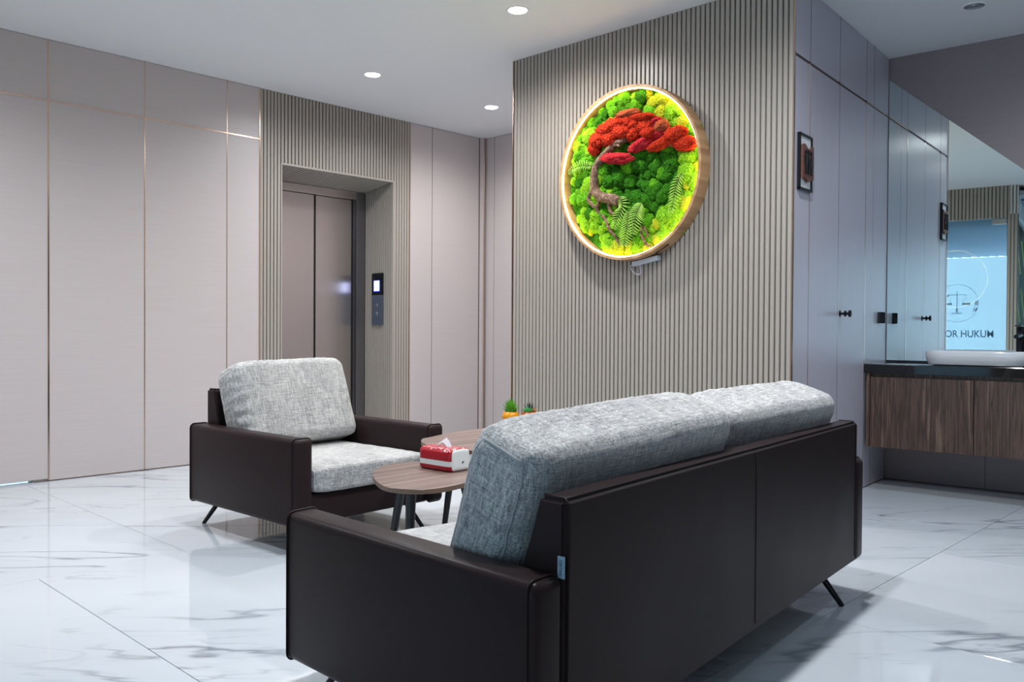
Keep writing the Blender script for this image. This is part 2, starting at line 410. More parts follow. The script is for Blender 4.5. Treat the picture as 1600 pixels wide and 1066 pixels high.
# ---------------------------------------------------------------- panelled side wall with flush doors (right)
wr = struct('wall_right', box(4.402, 6.25, 0.014, 0.11, 0, CEIL), PLASTER, 'bluish grey panelled wall with flush doors beside the mirror', 'wall', FR)
g = [4.384, 4.628, 5.108, 5.612, 5.772, 6.088]
TZ = 2.468
for i, (a, b) in enumerate(zip(g, g[1:])):
    panel(wr, a, b, TZ+0.006, CEIL-0.001, PANEL_DOOR, 0.014, name='upper_panel', gap=0.002)
    nm = 'door_leaf' if i in (1, 2, 4) else 'panel'
    p = panel(wr, a, b, 0.004, TZ-0.006, PANEL_DOOR, 0.014, name=nm, gap=0.003)
    if i == 2:     # black knob
        kn = lathe(bmesh.new(), [(0, 0), (0.020, 0), (0.020, 0.004), (0.008, 0.006), (0.007, 0.026), (0.017, 0.027), (0.019, 0.034), (0.012, 0.037), (0.008, 0.038), (0.008, 0.052), (0.020, 0.053), (0.021, 0.062), (0.014, 0.066), (0, 0.066)], 20, Matrix.Translation((5.150, 0, 1.11)) @ Matrix.Rotation(R(90), 4, 'X'))
        obj('knob', kn, BLACK, p, None, True, 40)
    if i == 4:     # wedge handle
        bm = bmesh.new()
        poly = [(-0.033, 0.0), (0.033, 0.0), (0.030, -0.036), (-0.030, -0.016)]
        prism(bm, poly, 1.06, 1.135, lambda a_, b_, h: Vector((5.920+a_*(1.0 if h < 1.1 else 0.86), b_, h)))
        bmesh.ops.bevel(bm, geom=bm.edges[:], offset=0.003, segments=2, affect='EDGES')
        obj('handle', bm, BLACK, p, None)
for w, wd_ in ((4.628, 0.004), (5.612, 0.006)): obj('trim_strip', box(w-wd_/2, w+wd_/2, -0.0015, 0.008, 0, TZ), GOLD, wr)
for w in (5.108, 5.772): obj('trim_strip', box(w-0.0015, w+0.0015, -0.0005, 0.008, 0, TZ), GOLD, wr)
for w in g[1:-1]: obj('trim_strip', box(w-0.0015, w+0.0015, -0.0005, 0.008, TZ, CEIL), GROOVE, wr)
obj('head_gap', box(4.384, 5.612, 0.006, 0.010, TZ-0.006, TZ+0.006), GROOVE, wr)
obj('head_strip', box(5.612, 6.088, -0.002, 0.008, TZ-0.004, TZ+0.004), GOLD, wr)

# ---------------------------------------------------------------- vanity wall, mirror cut along the stair slope
wv = struct('wall_vanity', box(-1.80, 5.2, 0.014, 0.12, 0, CEIL), MAUVE, 'mauve wall above the slanting mirror and below the vanity', 'wall', FV)
for a, b in ((-1.695, -1.085), (-1.085, -0.475), (-0.475, 0.135), (0.135, 0.745), (0.745, 1.355)): panel(wv, a, b, 0.004, 0.74, MAUVE, 0.014)
obj('upper_panel', box(-1.695, 4.6, 0.006, 0.014, 0.76, CEIL), MAUVE, wv)
obj('trim_strip', box(-1.695, 1.355, 0.0, 0.006, 0, 0.004), GROOVE, wv)
mi = thing('mirror', 'large frameless mirror with slanting top edge above the washbasin', 'mirror', M=FV)
poly = [(-1.690, 0.812), (0.9, 0.812), (0.9, 2.713-0.8745*2.59), (0.9, 0.9), (-1.690, 2.713)]
poly = [(-1.690, 0.812), (0.45, 0.812), (0.45, 2.713-0.8745*2.14), (-1.690, 2.713)]
obj('glass', prism(bmesh.new(), poly, 0.0, 0.005, lambda a, b, h: Vector((a, h, b))), MIRROR, mi)
obj('edge_trim', box(-1.690, 0.45, -0.003, 0.005, 0.804, 0.812), BLACK, mi)

# ---------------------------------------------------------------- entrance wall with glass door
DY0, DY1, DZ = 1.955, 3.055, 2.456
bm = bmesh.new()
bx(bm, 1.835, DY0, 0.013, 0.10, 0, CEIL); bx(bm, DY0, DY1, 0.013, 0.10, DZ, CEIL); bx(bm, DY1, 5.986, 0.013, 0.10, 0, CEIL)
wen = struct('wall_entrance', bm, SLATBACK, 'slatted entrance wall around the glass door, seen in the mirror', 'wall', FE)
slats(wen, 1.838, DY0-0.002, 0, CEIL, None, 0.042, 0.03); slats(wen, DY0, DY1, DZ, CEIL, None, 0.042, 0.03); slats(wen, DY1+0.002, 5.97, 0, CEIL, None, 0.042, 0.03)
def m_glass(name, tint):
    N = NT(name); t = N.t
    tr = N.n('ShaderNodeBsdfTransparent'); tr.inputs[0].default_value = tint
    gl = N.n('ShaderNodeBsdfGlossy'); gl.inputs[1].default_value = 0.0
    fr = N.n('ShaderNodeFresnel'); fr.inputs[0].default_value = 1.3
    mx = N.n('ShaderNodeMixShader'); N.l(fr.outputs[0], mx.inputs[0]); N.l(tr.outputs[0], mx.inputs[1]); N.l(gl.outputs[0], mx.inputs[2])
    N.l(mx.outputs[0], N.out.inputs[0]); return N.m
GLASS = m_glass('clear_glass', (0.93, 0.97, 0.97, 1))
GREENGLASS = m_glass('green_glass', (0.70, 0.88, 0.84, 1))
def m_film():
    N = NT('frosted_film')
    tl = N.n('ShaderNodeBsdfTranslucent'); tl.inputs[0].default_value = (0.9, 0.95, 1.0, 1)
    tr = N.n('ShaderNodeBsdfTransparent'); tr.inputs[0].default_value = (0.95, 0.98, 1.0, 1)
    mx = N.n('ShaderNodeMixShader'); mx.inputs[0].default_value = 0.45
    N.l(tl.outputs[0], mx.inputs[1]); N.l(tr.outputs[0], mx.inputs[2]); N.l(mx.outputs[0], N.out.inputs[0]); return N.m
FILM = m_film()
def m_ink(name, c):
    N = NT(name); tl = N.n('ShaderNodeBsdfTranslucent'); tl.inputs[0].default_value = c
    df = N.n('ShaderNodeBsdfDiffuse'); df.inputs[0].default_value = c
    mx = N.n('ShaderNodeMixShader'); mx.inputs[0].default_value = 0.3; N.l(tl.outputs[0], mx.inputs[1]); N.l(df.outputs[0], mx.inputs[2]); tr = N.n('ShaderNodeBsdfTransparent'); m2 = N.n('ShaderNodeMixShader'); m2.inputs[0].default_value = 0.12; N.l(mx.outputs[0], m2.inputs[1]); N.l(tr.outputs[0], m2.inputs[2]); N.l(m2.outputs[0], N.out.inputs[0]); return N.m
INK = m_ink('grey_lettering', lin(146,172,194)); INKD = m_ink('dark_blue_lettering', lin(40,66,100)); INKL = m_ink('pale_lettering', lin(176,200,220))
dg = tag(obj('door_2', box(DY0+0.004, DY1-0.004, 0.040, 0.050, 0.008, DZ-0.006, 0.001, 1), GLASS, None, FE), 'frameless glass door with lettering and round scales emblem, seen in the mirror', 'glass door', kind='structure')
obj('frosted_film', box(DY0+0.004, DY1-0.004, 0.0505, 0.0508, 0.008, 1.97), FILM, dg)
obj('patch_fitting', box(DY0+0.004, DY0+0.17, 0.030, 0.060, DZ-0.075, DZ-0.008, 0.003), STEEL2, dg)
obj('patch_fitting', box(DY0+0.004, DY0+0.17, 0.030, 0.060, 0.008, 0.075, 0.003), STEEL2, dg)
obj('pull_handle', tube(bmesh.new(), [(DY1-0.09, 0.02, 0.75), (DY1-0.09, -0.02, 0.75), (DY1-0.09, -0.02, 1.35), (DY1-0.09, 0.02, 1.35)], 0.011, 10), STEEL2, dg)
CYD = 2.515
# lettering reads from outside: its right is -y (local -x), it faces into the wall (+y local)
MTX = Matrix(((-1,0,0,CYD),(0,0,1,0.052),(0,1,0,0.945),(0,0,0,1)))
me = text_mesh('KANTOR HUKUM', 0.128, 0.0004, 'CENTER', 0.0012); xs_ = [v.co.x for v in me.vertices]; k = 0.84/(max(xs_)-min(xs_))
link('lettering', me, INK, dg, MTX @ Matrix.Scale(k, 4, (1,0,0)))
bm = bmesh.new(); tube(bm, [(0.245*math.cos(t*math.pi/32), 0.245*math.sin(t*math.pi/32), 0) for t in range(64)], 0.0022, 5, closed=True)
MEM = Matrix(((-1,0,0,CYD),(0,0,1,0.054),(0,1,0,1.384),(0,0,0,1)))
em = obj('emblem_ring', bm, INKL, dg, MEM)
bm = bmesh.new()
bx(bm, -0.004, 0.004, -0.12, 0.15, -0.001, 0.001); bx(bm, -0.11, 0.11, 0.108, 0.114, -0.001, 0.001); bx(bm, -0.06, 0.06, -0.136, -0.126, -0.001, 0.001)
for s in (-1, 1):
    for e in (-0.035, 0.035): tube(bm, [(s*0.105, 0.11, 0), (s*0.105+e, 0.0, 0)], 0.0012, 4)
obj('emblem_scales', bm, INKL, em)
bm = bmesh.new()
for s in (-1, 1):
    for i in range(5): bx(bm, s*0.105-0.045+i*0.019, s*0.105-0.045+i*0.019+0.014, -0.022+0.004*(i % 2), 0.004, -0.001, 0.001)
bx(bm, -0.018, 0.018, -0.112, -0.104, -0.001, 0.001); bx(bm, -0.010, 0.010, -0.094, -0.075, -0.001, 0.001)
bx(bm, -0.125, -0.095, 0.092, 0.10, -0.001, 0.001); tube(bm, [(-0.125, 0.08, 0), (-0.1, 0.112, 0)], 0.004, 4)
bx(bm, 0.208, 0.218, -0.03, 0.03, -0.001, 0.001); bx(bm, 0.228, 0.236, -0.03, 0.03, -0.001, 0.001)
tube(bm, [(0.19, -0.105, 0), (0.205, -0.06, 0)], 0.005, 4); tube(bm, [(0.212, -0.105, 0), (0.232, -0.06, 0)], 0.006, 4)
obj('emblem_marks', bm, INKD, em)
# glass screen wall round the corner, behind the camera, and far shell
wg = struct('wall_screen', box(-3.3, -0.2, 1.835, 1.935, 2.5, CEIL), WHITE, 'greenish glazed screen round the corner from the glass door', 'wall')
for i in range(3):
    a = -3.25 + i*1.0
    obj('pane', box(a+0.01, a+0.99, 1.87, 1.88, 0.01, 2.49), GREENGLASS, wg)
    for z in (0.5, 1.15, 1.8): obj('film_line', tube(bmesh.new(), [(a+0.05, 1.866, z), (a+0.95, 1.866, z+0.45)], 0.006, 4), pbr('yellow_line_film', lin(214,222,150), 0.6).m if i+z == 0.5 else bpy.data.materials['yellow_line_film'], wg)
struct('wall_rear', box(-3.4, 7.4, -3.4, -3.3, 0, CEIL), MAUVE, 'plain rear lobby wall behind the camera', 'wall')
bm = bmesh.new()
bx(bm, -3.4, -3.3, -3.4, 1.9, 0, 0.35); bx(bm, -3.4, -3.3, -3.4, 1.9, 2.5, CEIL)
for a, b in ((-3.4, -2.2), (-0.4, -0.1), (1.7, 1.9)): bx(bm, -3.4, -3.3, a, b, 0.35, 2.5)
struct('wall_far_left', bm, PLASTER, 'wall with two wide windows behind the camera on the entrance side', 'wall')
for i, (a, b) in enumerate(((-2.2, -0.4), (-0.1, 1.7))):
    w_ = tag(obj('window_%d' % (i+1), box(-3.36, -3.352, a, b, 0.35, 2.5), GLASS), ('wide plain window farther from the glazed screen', 'wide plain window next to the glazed screen')[i], 'window', kind='structure')
    for y in (a+0.02, (a+b)/2, b-0.02): obj('mullion', box(-3.38, -3.33, y-0.02, y+0.02, 0.35, 2.5), BLACK, w_)
# porch outside the glass door
SOF = pbr('soffit_grey', lin(150,166,182), 0.6).m
po = struct('trim_1', box(-9.6, -0.32, -1.0, 8.0, 2.74, 2.80), pbr('soffit_board', lin(196,206,216), 0.7).m, 'ribbed grey porch soffit outside the glass door', 'soffit')
bm = bmesh.new()
for i in range(60):
    o_ = -5.2 + i*0.18
    a = Vector((-9.3, o_-1.0, 2.71)); b = Vector((-0.6, o_+4.2, 2.71))
    tube(bm, [a, b], 0.03, 4)
so = obj('soffit_rib', bm, SOF, po); so['kind'] = 'stuff'

# ---------------------------------------------------------------- downlights
def downlight(x, y, lit, fac, colr, label):
    t = thing('downlight', label, 'downlight', (x, y, CEIL), 0, 'recessed ceiling downlights')
    obj('ring', lathe(bmesh.new(), [(0.055, -0.001), (0.055, -0.006), (0.060, -0.007), (0.064, -0.004), (0.066, 0.0)], 32), RING, t, None, True, 50)
    if lit:
        obj('lamp_disc', lathe(bmesh.new(), [(0, -0.003), (0.055, -0.002)], 28), LAMPGLOW, t)
        L = bpy.data.lights.new('downlight_beam', 'SPOT'); L.energy = LAMP_W*fac; L.color = colr; L.spot_size = R(165); L.spot_blend = 0.9; L.shadow_soft_size = 0.05
        o = bpy.data.objects.new('downlight_beam', L); COL.objects.link(o); o.parent = t; o.location = (0, 0, -0.02)
    else:
        obj('reflector', lathe(bmesh.new(), [(0.055, -0.002), (0.034, -0.0015), (0.028, -0.004), (0.0, -0.006)], 28), LED_OFF, t, None, True)
    return t
LL = ['lit round downlight nearest the slatted feature wall and moss art', 'lit round downlight in front of the lift doorway', 'small lit round downlight in the passage beside the lift',
      'lit round downlight over the armchair, above the frame', 'lit round downlight by the left wall near the entrance', 'lit round downlight over the far end of the sofa', 'lit round downlight over the near end of the sofa', 'lit round downlight in front of the vanity']
for (x, y, f_, c_), lb in zip(LAMPS, LL): downlight(x, y, True, f_, c_, lb)
downlight(5.296, 1.50, False, 0, None, 'unlit round downlight above the vanity near the panelled wall')

# ---------------------------------------------------------------- upholstered seating
def cush(w, t, h, r, puff, n, seed, wr=0.004, sag=0.0):
    off = Vector((seed*7.3, seed*3.1, seed*5.7))
    def f(p):
        half = Vector((w/2, t/2, h/2)); pos = Vector((p.x*half.x, p.y*half.y, p.z*half.z))
        inn = Vector([max(-(hh-r), min(hh-r, c)) for c, hh in zip(pos, half)])
        d = pos-inn
        if d.length > 1e-9: pos = inn + d.normalized()*max(abs(d.x), abs(d.y), abs(d.z))
        pos.y *= 1-puff*2.8*abs(p.x)**9-puff*p.z**4*0.8
        pos.z += puff*0.10*h*(1-p.x**4)*p.z
        if sag: pos.z -= sag*(abs(p.x)**7)*max(0, p.z)
        edge = abs(p.x)**6
        # gathers running in from the end seams, soft dents elsewhere
        q = Vector((pos.x*3, pos.y*9, pos.z*34))+off
        g1 = noise.noise(q)*wr*edge*1.3
        q2 = Vector((pos.x*34, pos.y*5, pos.z*3+pos.y*9))+off
        g2 = noise.noise(q2)*wr*0.45*(abs(p.z)**3)
        q3 = pos*5+off
        pos += Vector((g1*0.5, g1+g2*0.5+noise.noise(q3)*wr*0.8, g2+noise.noise(q3+Vector((4,4,4)))*wr*0.5))
        return pos
    bm = bmesh.new(); bmesh.ops.create_cube(bm, size=2)
    bmesh.ops.subdivide_edges(bm, edges=bm.edges[:], cuts=n, use_grid_fill=True)
    for v in bm.verts: v.co = f(v.co.copy())
    return bm, f
def cush_piping(f, side, mat, parent, M):
    pts = []
    N_ = 28
    for i in range(N_): pts.append((-1+2*i/N_, -1))
    for i in range(N_): pts.append((1, -1+2*i/N_))
    for i in range(N_): pts.append((1-2*i/N_, 1))
    for i in range(N_): pts.append((-1, 1-2*i/N_))
    bm = bmesh.new(); tube(bm, [f(Vector((side, a, b))) for a, b in pts], 0.0034, 5, closed=True)
    return obj('piping', bm, mat, parent, M, True)
def seating(root, L, depth, ncush, S, seeds, ztop=0.66, cush_top=0.80):
    """S: 3x3 map of local (along, forward, up) used to lay the piece out"""
    S4 = S.to_4x4()
    def skew(bm):
        for v in bm.verts: v.co = S @ v.co
        return bm
    ZB, ZA, AW = 0.13, 0.517, 0.098
    for a, b in ((0, AW), (L-AW, L)):
        arm = obj('arm', skew(box(a, b, 0.0, depth, ZB, ZA, 0.022, 4)), LEATHER, root, None, True, 35)
        for d_ in (0.020, depth-0.020):
            r_ = 0.020; c0, c1, e0, e1 = a+r_, b-r_, ZB+r_, ZA-r_
            pts = []
            for cx, cz, t0 in ((c1, e1, 0), (c0, e1, 90), (c0, e0, 180), (c1, e0, 270)):
                for q in range(5):
                    an = R(t0+q*22.5); pts.append((cx+(r_+0.002)*math.cos(an), d_, cz+(r_+0.002)*math.sin(an)))
            obj('piping', skew(tube(bmesh.new(), pts, 0.003, 5, closed=True)), LEATHER, arm, None, True)
    obj('base', skew(box(AW-0.01, L-AW+0.01, 0.02, depth-0.03, ZB, 0.262, 0.012, 3)), LEATHER, root, None, True, 35)
    # back: wedge, thicker towards the seat
    bm = bmesh.new()
    prof = [(0.0, ZB+0.004), (0.20, ZB+0.004), (0.19, 0.30), (0.150, 0.40), (0.110, 0.527), (0.072, ztop), (0.0, ztop)]
    prism(bm, prof, AW+0.001, L-AW-0.001, lambda d_, z_, s_: Vector((s_, d_, z_)))
    bmesh.ops.bevel(bm, geom=[e for e in bm.edges], offset=0.010, segments=3, affect='EDGES', clamp_overlap=True)
    bk = obj('back', skew(bm), LEATHER, root, None, True, 35)
    for s_ in (AW+0.014, L-AW-0.014):
        obj('piping', skew(tube(bmesh.new(), [(s_, 0.0, ZB+0.03), (s_, -0.001, ztop-0.012), (s_, 0.012, ztop+0.0005), (s_, 0.066, ztop+0.0005)], 0.0028, 5)), LEATHER, bk, None, True)
    if L > 1.5:
        obj('back_seam', skew(tube(bmesh.new(), [(L/2, -0.0003, ZB+0.03), (L/2, -0.0003, ztop-0.012)], 0.0016, 5)), LEATHER, bk, None, True)
    # cushions
    cw = (L-2*AW)/ncush; bw = cw if L < 1.5 else 0.918
    for i in range(ncush):
        cx = AW + cw*(i+0.5)
        bm, f = cush(cw-0.006, 0.132, depth-0.16, 0.026, 0.08, 22, seeds[i], 0.003)
        MS = Matrix(((1,0,0,cx),(0,0,1,0.16+(depth-0.16)/2-0.004),(0,-1,0,0.325),(0,0,0,1)))
        o = obj('seat_cushion', bm, FABRIC, root, None, True); o.matrix_local = S4 @ MS
        cush_piping(f, -1, PIPING, o, None); cush_piping(f, 1, PIPING, o, None)
        bm, f = cush(bw-0.004, 0.225, 0.432, 0.044, 0.10, 44, seeds[i]+11, 0.007, 0.018)
        MB_ = Matrix.Translation((AW+0.002+(bw+0.016)*i+bw*0.5, 0.222, cush_top-(0.218 if L > 1.5 else 0.205))) @ Matrix.Rotation(R(20), 4, 'X') @ Matrix.Rotation(R((-1.6, -0.3)[i] if L > 1.5 else 0.8), 4, 'Y')
        o = obj('back_cushion', bm, FABRIC, root, None, True); o.matrix_local = S4 @ MB_
        cush_piping(f, -1, PIPING, o, None); cush_piping(f, 1, PIPING, o, None)
    for s_, ds in ((0.17, -1), (L-(0.28 if L > 1.5 else 0.12), 1)):
        for d_, dd in ((0.06, -1), (depth-0.06, 1)):
            bm = bmesh.new(); tube(bm, [(s_-ds*0.01, d_-dd*0.03, ZB+0.005), (s_+ds*0.04, d_+dd*0.055, 0.0)], lambda t: 0.0135-0.004*t, 12)
            obj('leg', skew(bm), BLACK, root, None, True, 40)
    return bk
# sofa, seen from behind
e1 = Vector((math.cos(R(6.0)), math.sin(R(6.0)), 0)); e2 = Vector((0.006, 1.0, 0)).normalized()
sofa = thing('sofa', 'long dark leather sofa with two grey back cushions, seen from behind', 'sofa', (1.176, 1.078, 0))
SS = Matrix((e1, e2, Vector((0,0,1)))).transposed()
bk = seating(sofa, 2.13, 0.905, 2, SS, (3, 5), 0.664, 0.802)
tg = obj('fabric_tag', box(0.094, 0.0975, 0.004, 0.021, 0.508, 0.552, 0.0005, 1), pbr('tag_blue', lin(150,176,192), 0.8).m, bk, SS.to_4x4())
me = text_mesh('CELLINI', 0.009, 0.0003, 'CENTER', 0.0001)
link('tag_lettering', me, pbr('tag_ink', lin(70,96,112), 0.8).m, tg, Matrix(((0,0,-1,0.0938),(-1,0,0,0),(0,0,0,0),(0,0,0,1))) if False else Matrix(((0,0,-1,0.0936),(0,1,0,0.0095),(-1,0,0,0.530),(0,0,0,1))))
# armchair
a1 = Vector((-0.999, -0.0440, 0)).normalized(); a2 = Vector((-0.0455, -0.999, 0)).normalized(); a2 = (a2 - a1*a2.dot(a1)).normalized()
ach = thing('armchair', 'dark leather armchair with grey tweed cushions facing the tables', 'armchair', (2.823, 4.190, 0))
AS = Matrix((a1, a2, Vector((0,0,1)))).transposed()
seating(ach, 0.893, 0.928, 1, AS, (8,), 0.690, 0.815)

# ---------------------------------------------------------------- coffee tables: rounded triangular tops on three legs
def table(label, ctr, poly, H, legs):
    t = thing('coffee_table', label, 'coffee table', (ctr[0], ctr[1], 0), 0, 'pair of coffee tables')
    P_ = [Vector((a-ctr[0], b-ctr[1], 0)) for a, b in poly]; n_ = len(P_); pts = []
    for i in range(n_):
        p0, p1, p2, p3 = P_[i-1], P_[i], P_[(i+1) % n_], P_[(i+2) % n_]
        for j in range(6):
            t_ = j/6; q = 0.5*((2*p1)+(p2-p0)*t_+(2*p0-5*p1+4*p2-p3)*t_*t_+(3*p1-p0-3*p2+p3)*t_**3); pts.append((q.x, q.y))
    bm = bmesh.new(); prism(bm, pts, H-0.018, H)
    bmesh.ops.bevel(bm, geom=[e for e in bm.edges if abs(e.verts[0].co.z-e.verts[1].co.z) < 1e-6], offset=0.002, segments=1, affect='EDGES')
    top = obj('tabletop', bm, TABLEWOOD, t); top.data.materials.append(TABLEEDGE)
    for p in top.data.polygons:
        if abs(p.normal.z) < 0.5: p.material_index = 1
    for (x0, y0), (x1, y1) in legs:
        bm = bmesh.new(); tube(bm, [(x0-ctr[0], y0-ctr[1], H-0.016), (x1-ctr[0], y1-ctr[1], 0.0)], lambda q: 0.021-0.007*q, 12)
        obj('leg', bm, LEGBLUE, t, None, True, 40)
    return t
table('lower walnut coffee table with a tissue pack, between armchair and sofa', (2.27, 2.70), [(2.25, 2.985), (2.11, 2.85), (1.985, 2.61), (2.02, 2.47), (2.13, 2.425), (2.32, 2.46), (2.44, 2.52), (2.515, 2.64), (2.55, 2.80), (2.505, 2.95), (2.38, 3.02)], 0.40, [((2.29, 2.87), (2.275, 2.95)), ((2.08, 2.56), (2.04, 2.53)), ((2.405, 2.62), (2.48, 2.57))])
table('higher walnut coffee table carrying the potted succulents', (2.888, 2.947), [(2.620, 3.142), (2.537, 3.044), (2.490, 2.927), (2.505, 2.82), (2.536, 2.674), (2.674, 2.605), (2.879, 2.654), (3.123, 2.830), (3.298, 3.025), (3.318, 3.171), (3.201, 3.245), (3.025, 3.254), (2.801, 3.206), (2.713, 3.176)], 0.475, [((2.75, 3.05), (2.835, 3.225)), ((2.76, 2.80), (2.70, 2.70)), ((3.12, 3.06), (3.20, 3.12))])

# ---------------------------------------------------------------- tissue pack
def m_wrap():
    N = pbr('tissue_wrapper', lin(168,12,34), 0.28, 0, 0.5)
    tc = N.n('ShaderNodeTexCoord'); sp = N.n('ShaderNodeSeparateXYZ'); N.l(tc.outputs['Object'], sp.inputs[0])
    z = sp.outputs[2]; x = sp.outputs[0]
    band = N.math('MULTIPLY', N.math('GREATER_THAN', z, 0.024), N.math('LESS_THAN', z, 0.046))
    ends = N.math('GREATER_THAN', N.math('ABSOLUTE', x), 0.0975)
    sp2 = N.noise(N.coord('Object', (70, 130, 60)), 1.0, 2, 0.6)
    print_ = N.math('MULTIPLY', N.math('GREATER_THAN', sp2, 0.60), N.math('GREATER_THAN', z, 0.086))
    white = N.math('MAXIMUM', N.math('MAXIMUM', band, ends), print_)
    N.l(N.mix(white, lin(170,10,34), lin(226,232,230)), N.b.inputs['Base Color']); return N.m
# long side faces the camera: pack axis from far-left corner to near-right corner
pk = thing('tissue_pack', 'red and white soft tissue pack with a tissue pulled up', 'tissue pack', (2.418, 2.752, 0.40), R(-87))
bm, f = cush(0.206, 0.128, 0.098, 0.016, 0.05, 14, 21, 0.0012)
for v in bm.verts:
    v.co.z += 0.049
    if v.co.z > 0.07: v.co.z -= 0.10*abs(v.co.y)*(abs(v.co.y)/0.064)
    v.co.z = max(v.co.z, 0.0005)
wrp = obj('wrapper', bm, m_wrap(), pk, None, True, 60)
bm = bmesh.new(); tube(bm, [(0.1033, 0.004, 0.036), (0.1033, 0.013, 0.041)], 0.0028, 6); obj('end_mark', bm, INKD, wrp)
bm = bmesh.new()
ts = [(-0.055, 0.0, 0.094), (-0.03, 0.006, 0.113), (0.0, 0.012, 0.134), (0.02, 0.010, 0.120), (0.05, 0.0, 0.094)]
top_ = [bm.verts.new(p) for p in ts]; bt = [bm.verts.new((p[0]*0.8, p[1]-0.016-0.2*(p[2]-0.094), 0.092+0.62*(p[2]-0.094))) for p in ts]
for i in range(4): bm.faces.new((top_[i], top_[i+1], bt[i+1], bt[i]))
bmesh.ops.solidify(bm, geom=bm.faces[:], thickness=0.0012)
obj('tissue', bm, pbr('tissue_paper', lin(236,238,244), 0.9).m, pk)

# ---------------------------------------------------------------- mushroom planters with succulents
def leaf(bm, base, direc, length, width, thick=0.003, curl=0.3):
    d = Vector(direc).normalized(); s = d.cross(Vector((0,0,1)));
    s = s.normalized() if s.length > 0.01 else Vector((1,0,0)); n_ = s.cross(d)
    prev = None
    for i in range(5):
        t = i/4; w = width*math.sin(math.pi*(0.18+0.80*t)) if i < 4 else 0.0006
        c = Vector(base)+d*length*t+n_*curl*length*t*t
        ring = [bm.verts.new(c+s*w), bm.verts.new(c-n_*thick*(1-t)), bm.verts.new(c-s*w), bm.verts.new(c+n_*thick*(1-t)*0.6)]
        if prev:
            for k in range(4): bm.faces.new((prev[k], prev[(k+1) % 4], ring[(k+1) % 4], ring[k]))
        prev = ring
def planter(label, loc, capc, spiky, rz):
    t = thing('planter', label, 'planter', loc, rz, 'mushroom planters on the higher table')
    pot = obj('pot', lathe(bmesh.new(), [(0, 0), (0.026, 0), (0.030, 0.01), (0.031, 0.06), (0.027, 0.086), (0.0, 0.086)], 24), pbr('speckled_stem', lin(206,196,178), 0.5).m, t, None, True, 50)
    for an in (-115, -85):
        bm = bmesh.new(); bmesh.ops.create_icosphere(bm, subdivisions=2, radius=0.0042, matrix=Matrix.Translation((0.031*math.cos(R(an)), 0.031*math.sin(R(an)), 0.064)))
        obj('eye', bm, BLACK, pot, None, True)
    obj('cap', lathe(bmesh.new(), [(0.026, 0.078), (0.044, 0.072), (0.048, 0.080), (0.044, 0.096), (0.037, 0.110), (0.033, 0.112), (0.030, 0.106), (0, 0.104)], 28), pbr('glazed_'+spiky, capc, 0.18, 0, 0.6).m, t, None, True, 60)
    bm = bmesh.new()
    if spiky == 'yellow':
        for k in range(46):
            a = k*2.399; e = R(18+62*(k/46)); leaf(bm, (0.006*math.cos(a), 0.006*math.sin(a), 0.106), (math.cos(a)*math.cos(e), math.sin(a)*math.cos(e), math.sin(e)), 0.052+0.026*(k/46), 0.0055, 0.002, 0.15)
        obj('succulent', bm, pbr('leaf_green', lin(96,168,40), 0.45).m, t, None, True)
        bm = bmesh.new()
        for k in range(16):
            a = k*2.399+1; leaf(bm, (0.018*math.cos(a), 0.018*math.sin(a), 0.106), (math.cos(a)*0.8, math.sin(a)*0.8, 0.35+0.02*k), 0.026, 0.010, 0.004, 0.5)
        obj('succulent', bm, pbr('leaf_mid_green', lin(70,150,56), 0.4).m, t, None, True)
    else:
        for k in range(22):
            a = k*2.399; e = R(10+50*(k/22)); leaf(bm, (-0.012+0.008*math.cos(a), -0.008+0.008*math.sin(a), 0.108), (math.cos(a)*math.cos(e), math.sin(a)*math.cos(e), math.sin(e)), 0.028, 0.010, 0.005, 0.5)
        obj('succulent', bm, pbr('leaf_jade', lin(70,164,86), 0.4).m, t, None, True)
        bm = bmesh.new()
        for k in range(14):
            a = k*2.399; e = R(15+55*(k/14)); leaf(bm, (0.016+0.006*math.cos(a), -0.006+0.006*math.sin(a), 0.109), (math.cos(a)*math.cos(e), math.sin(a)*math.cos(e), math.sin(e)), 0.022, 0.009, 0.004, 0.5)
        obj('succulent', bm, pbr('leaf_bronze', lin(170,120,72), 0.45).m, t, None, True)
        bm = bmesh.new()
        for k in range(12):
            a = k*2.399; e = R(40+38*(k/12)); leaf(bm, (0.006+0.004*math.cos(a), 0.014+0.004*math.sin(a), 0.106), (math.cos(a)*math.cos(e), math.sin(a)*math.cos(e), math.sin(e)), 0.058, 0.004, 0.003, 0.1)
        obj('succulent', bm, pbr('leaf_dark', lin(40,48,40), 0.5).m, t, None, True)
    return t
pl1 = planter('yellow capped mushroom planter with a spiky green succulent', (3.124, 3.041, 0.475), lin(238,160,24), 'yellow', R(-20))
pl2 = planter('brown capped mushroom planter with a mixed rosette succulent', (3.190, 2.970, 0.475), lin(182,88,36), 'brown', R(-30))
pl1.scale = pl2.scale = (0.98, 0.98, 0.95)

# ---------------------------------------------------------------- vanity: cabinet, worktop, basin, tap
FX = -0.48     # front, in FV local y
va = thing('vanity_cabinet', 'wall-hung walnut vanity cabinet under the black worktop', 'vanity cabinet', M=FV @ Matrix.Translation((-1.68, -0.001, 0.272)))
vw, vh, vd = 3.02, 0.468, 0.46
obj('body', box(0, vw, -vd+0.02, 0, 0.003, vh, 0.001, 1), WALNUT, va)
obj('filler', box(0, 0.020, -vd-0.002, -vd+0.02, 0, vh), WALNUT, va)
x0 = 0.024
for i in range(5):
    w_ = 0.592
    obj('cabinet_door', box(x0, x0+w_-0.004, -vd-0.002, -vd+0.018, 0.0, vh-0.022, 0.0012, 1), WALNUT, va); x0 += w_
tag(obj('worktop', box(-1.690, 1.36, -0.484, -0.001, 0.741, 0.801, 0.003), STONE, None, FV), 'glossy black stone worktop on the walnut vanity', 'worktop')
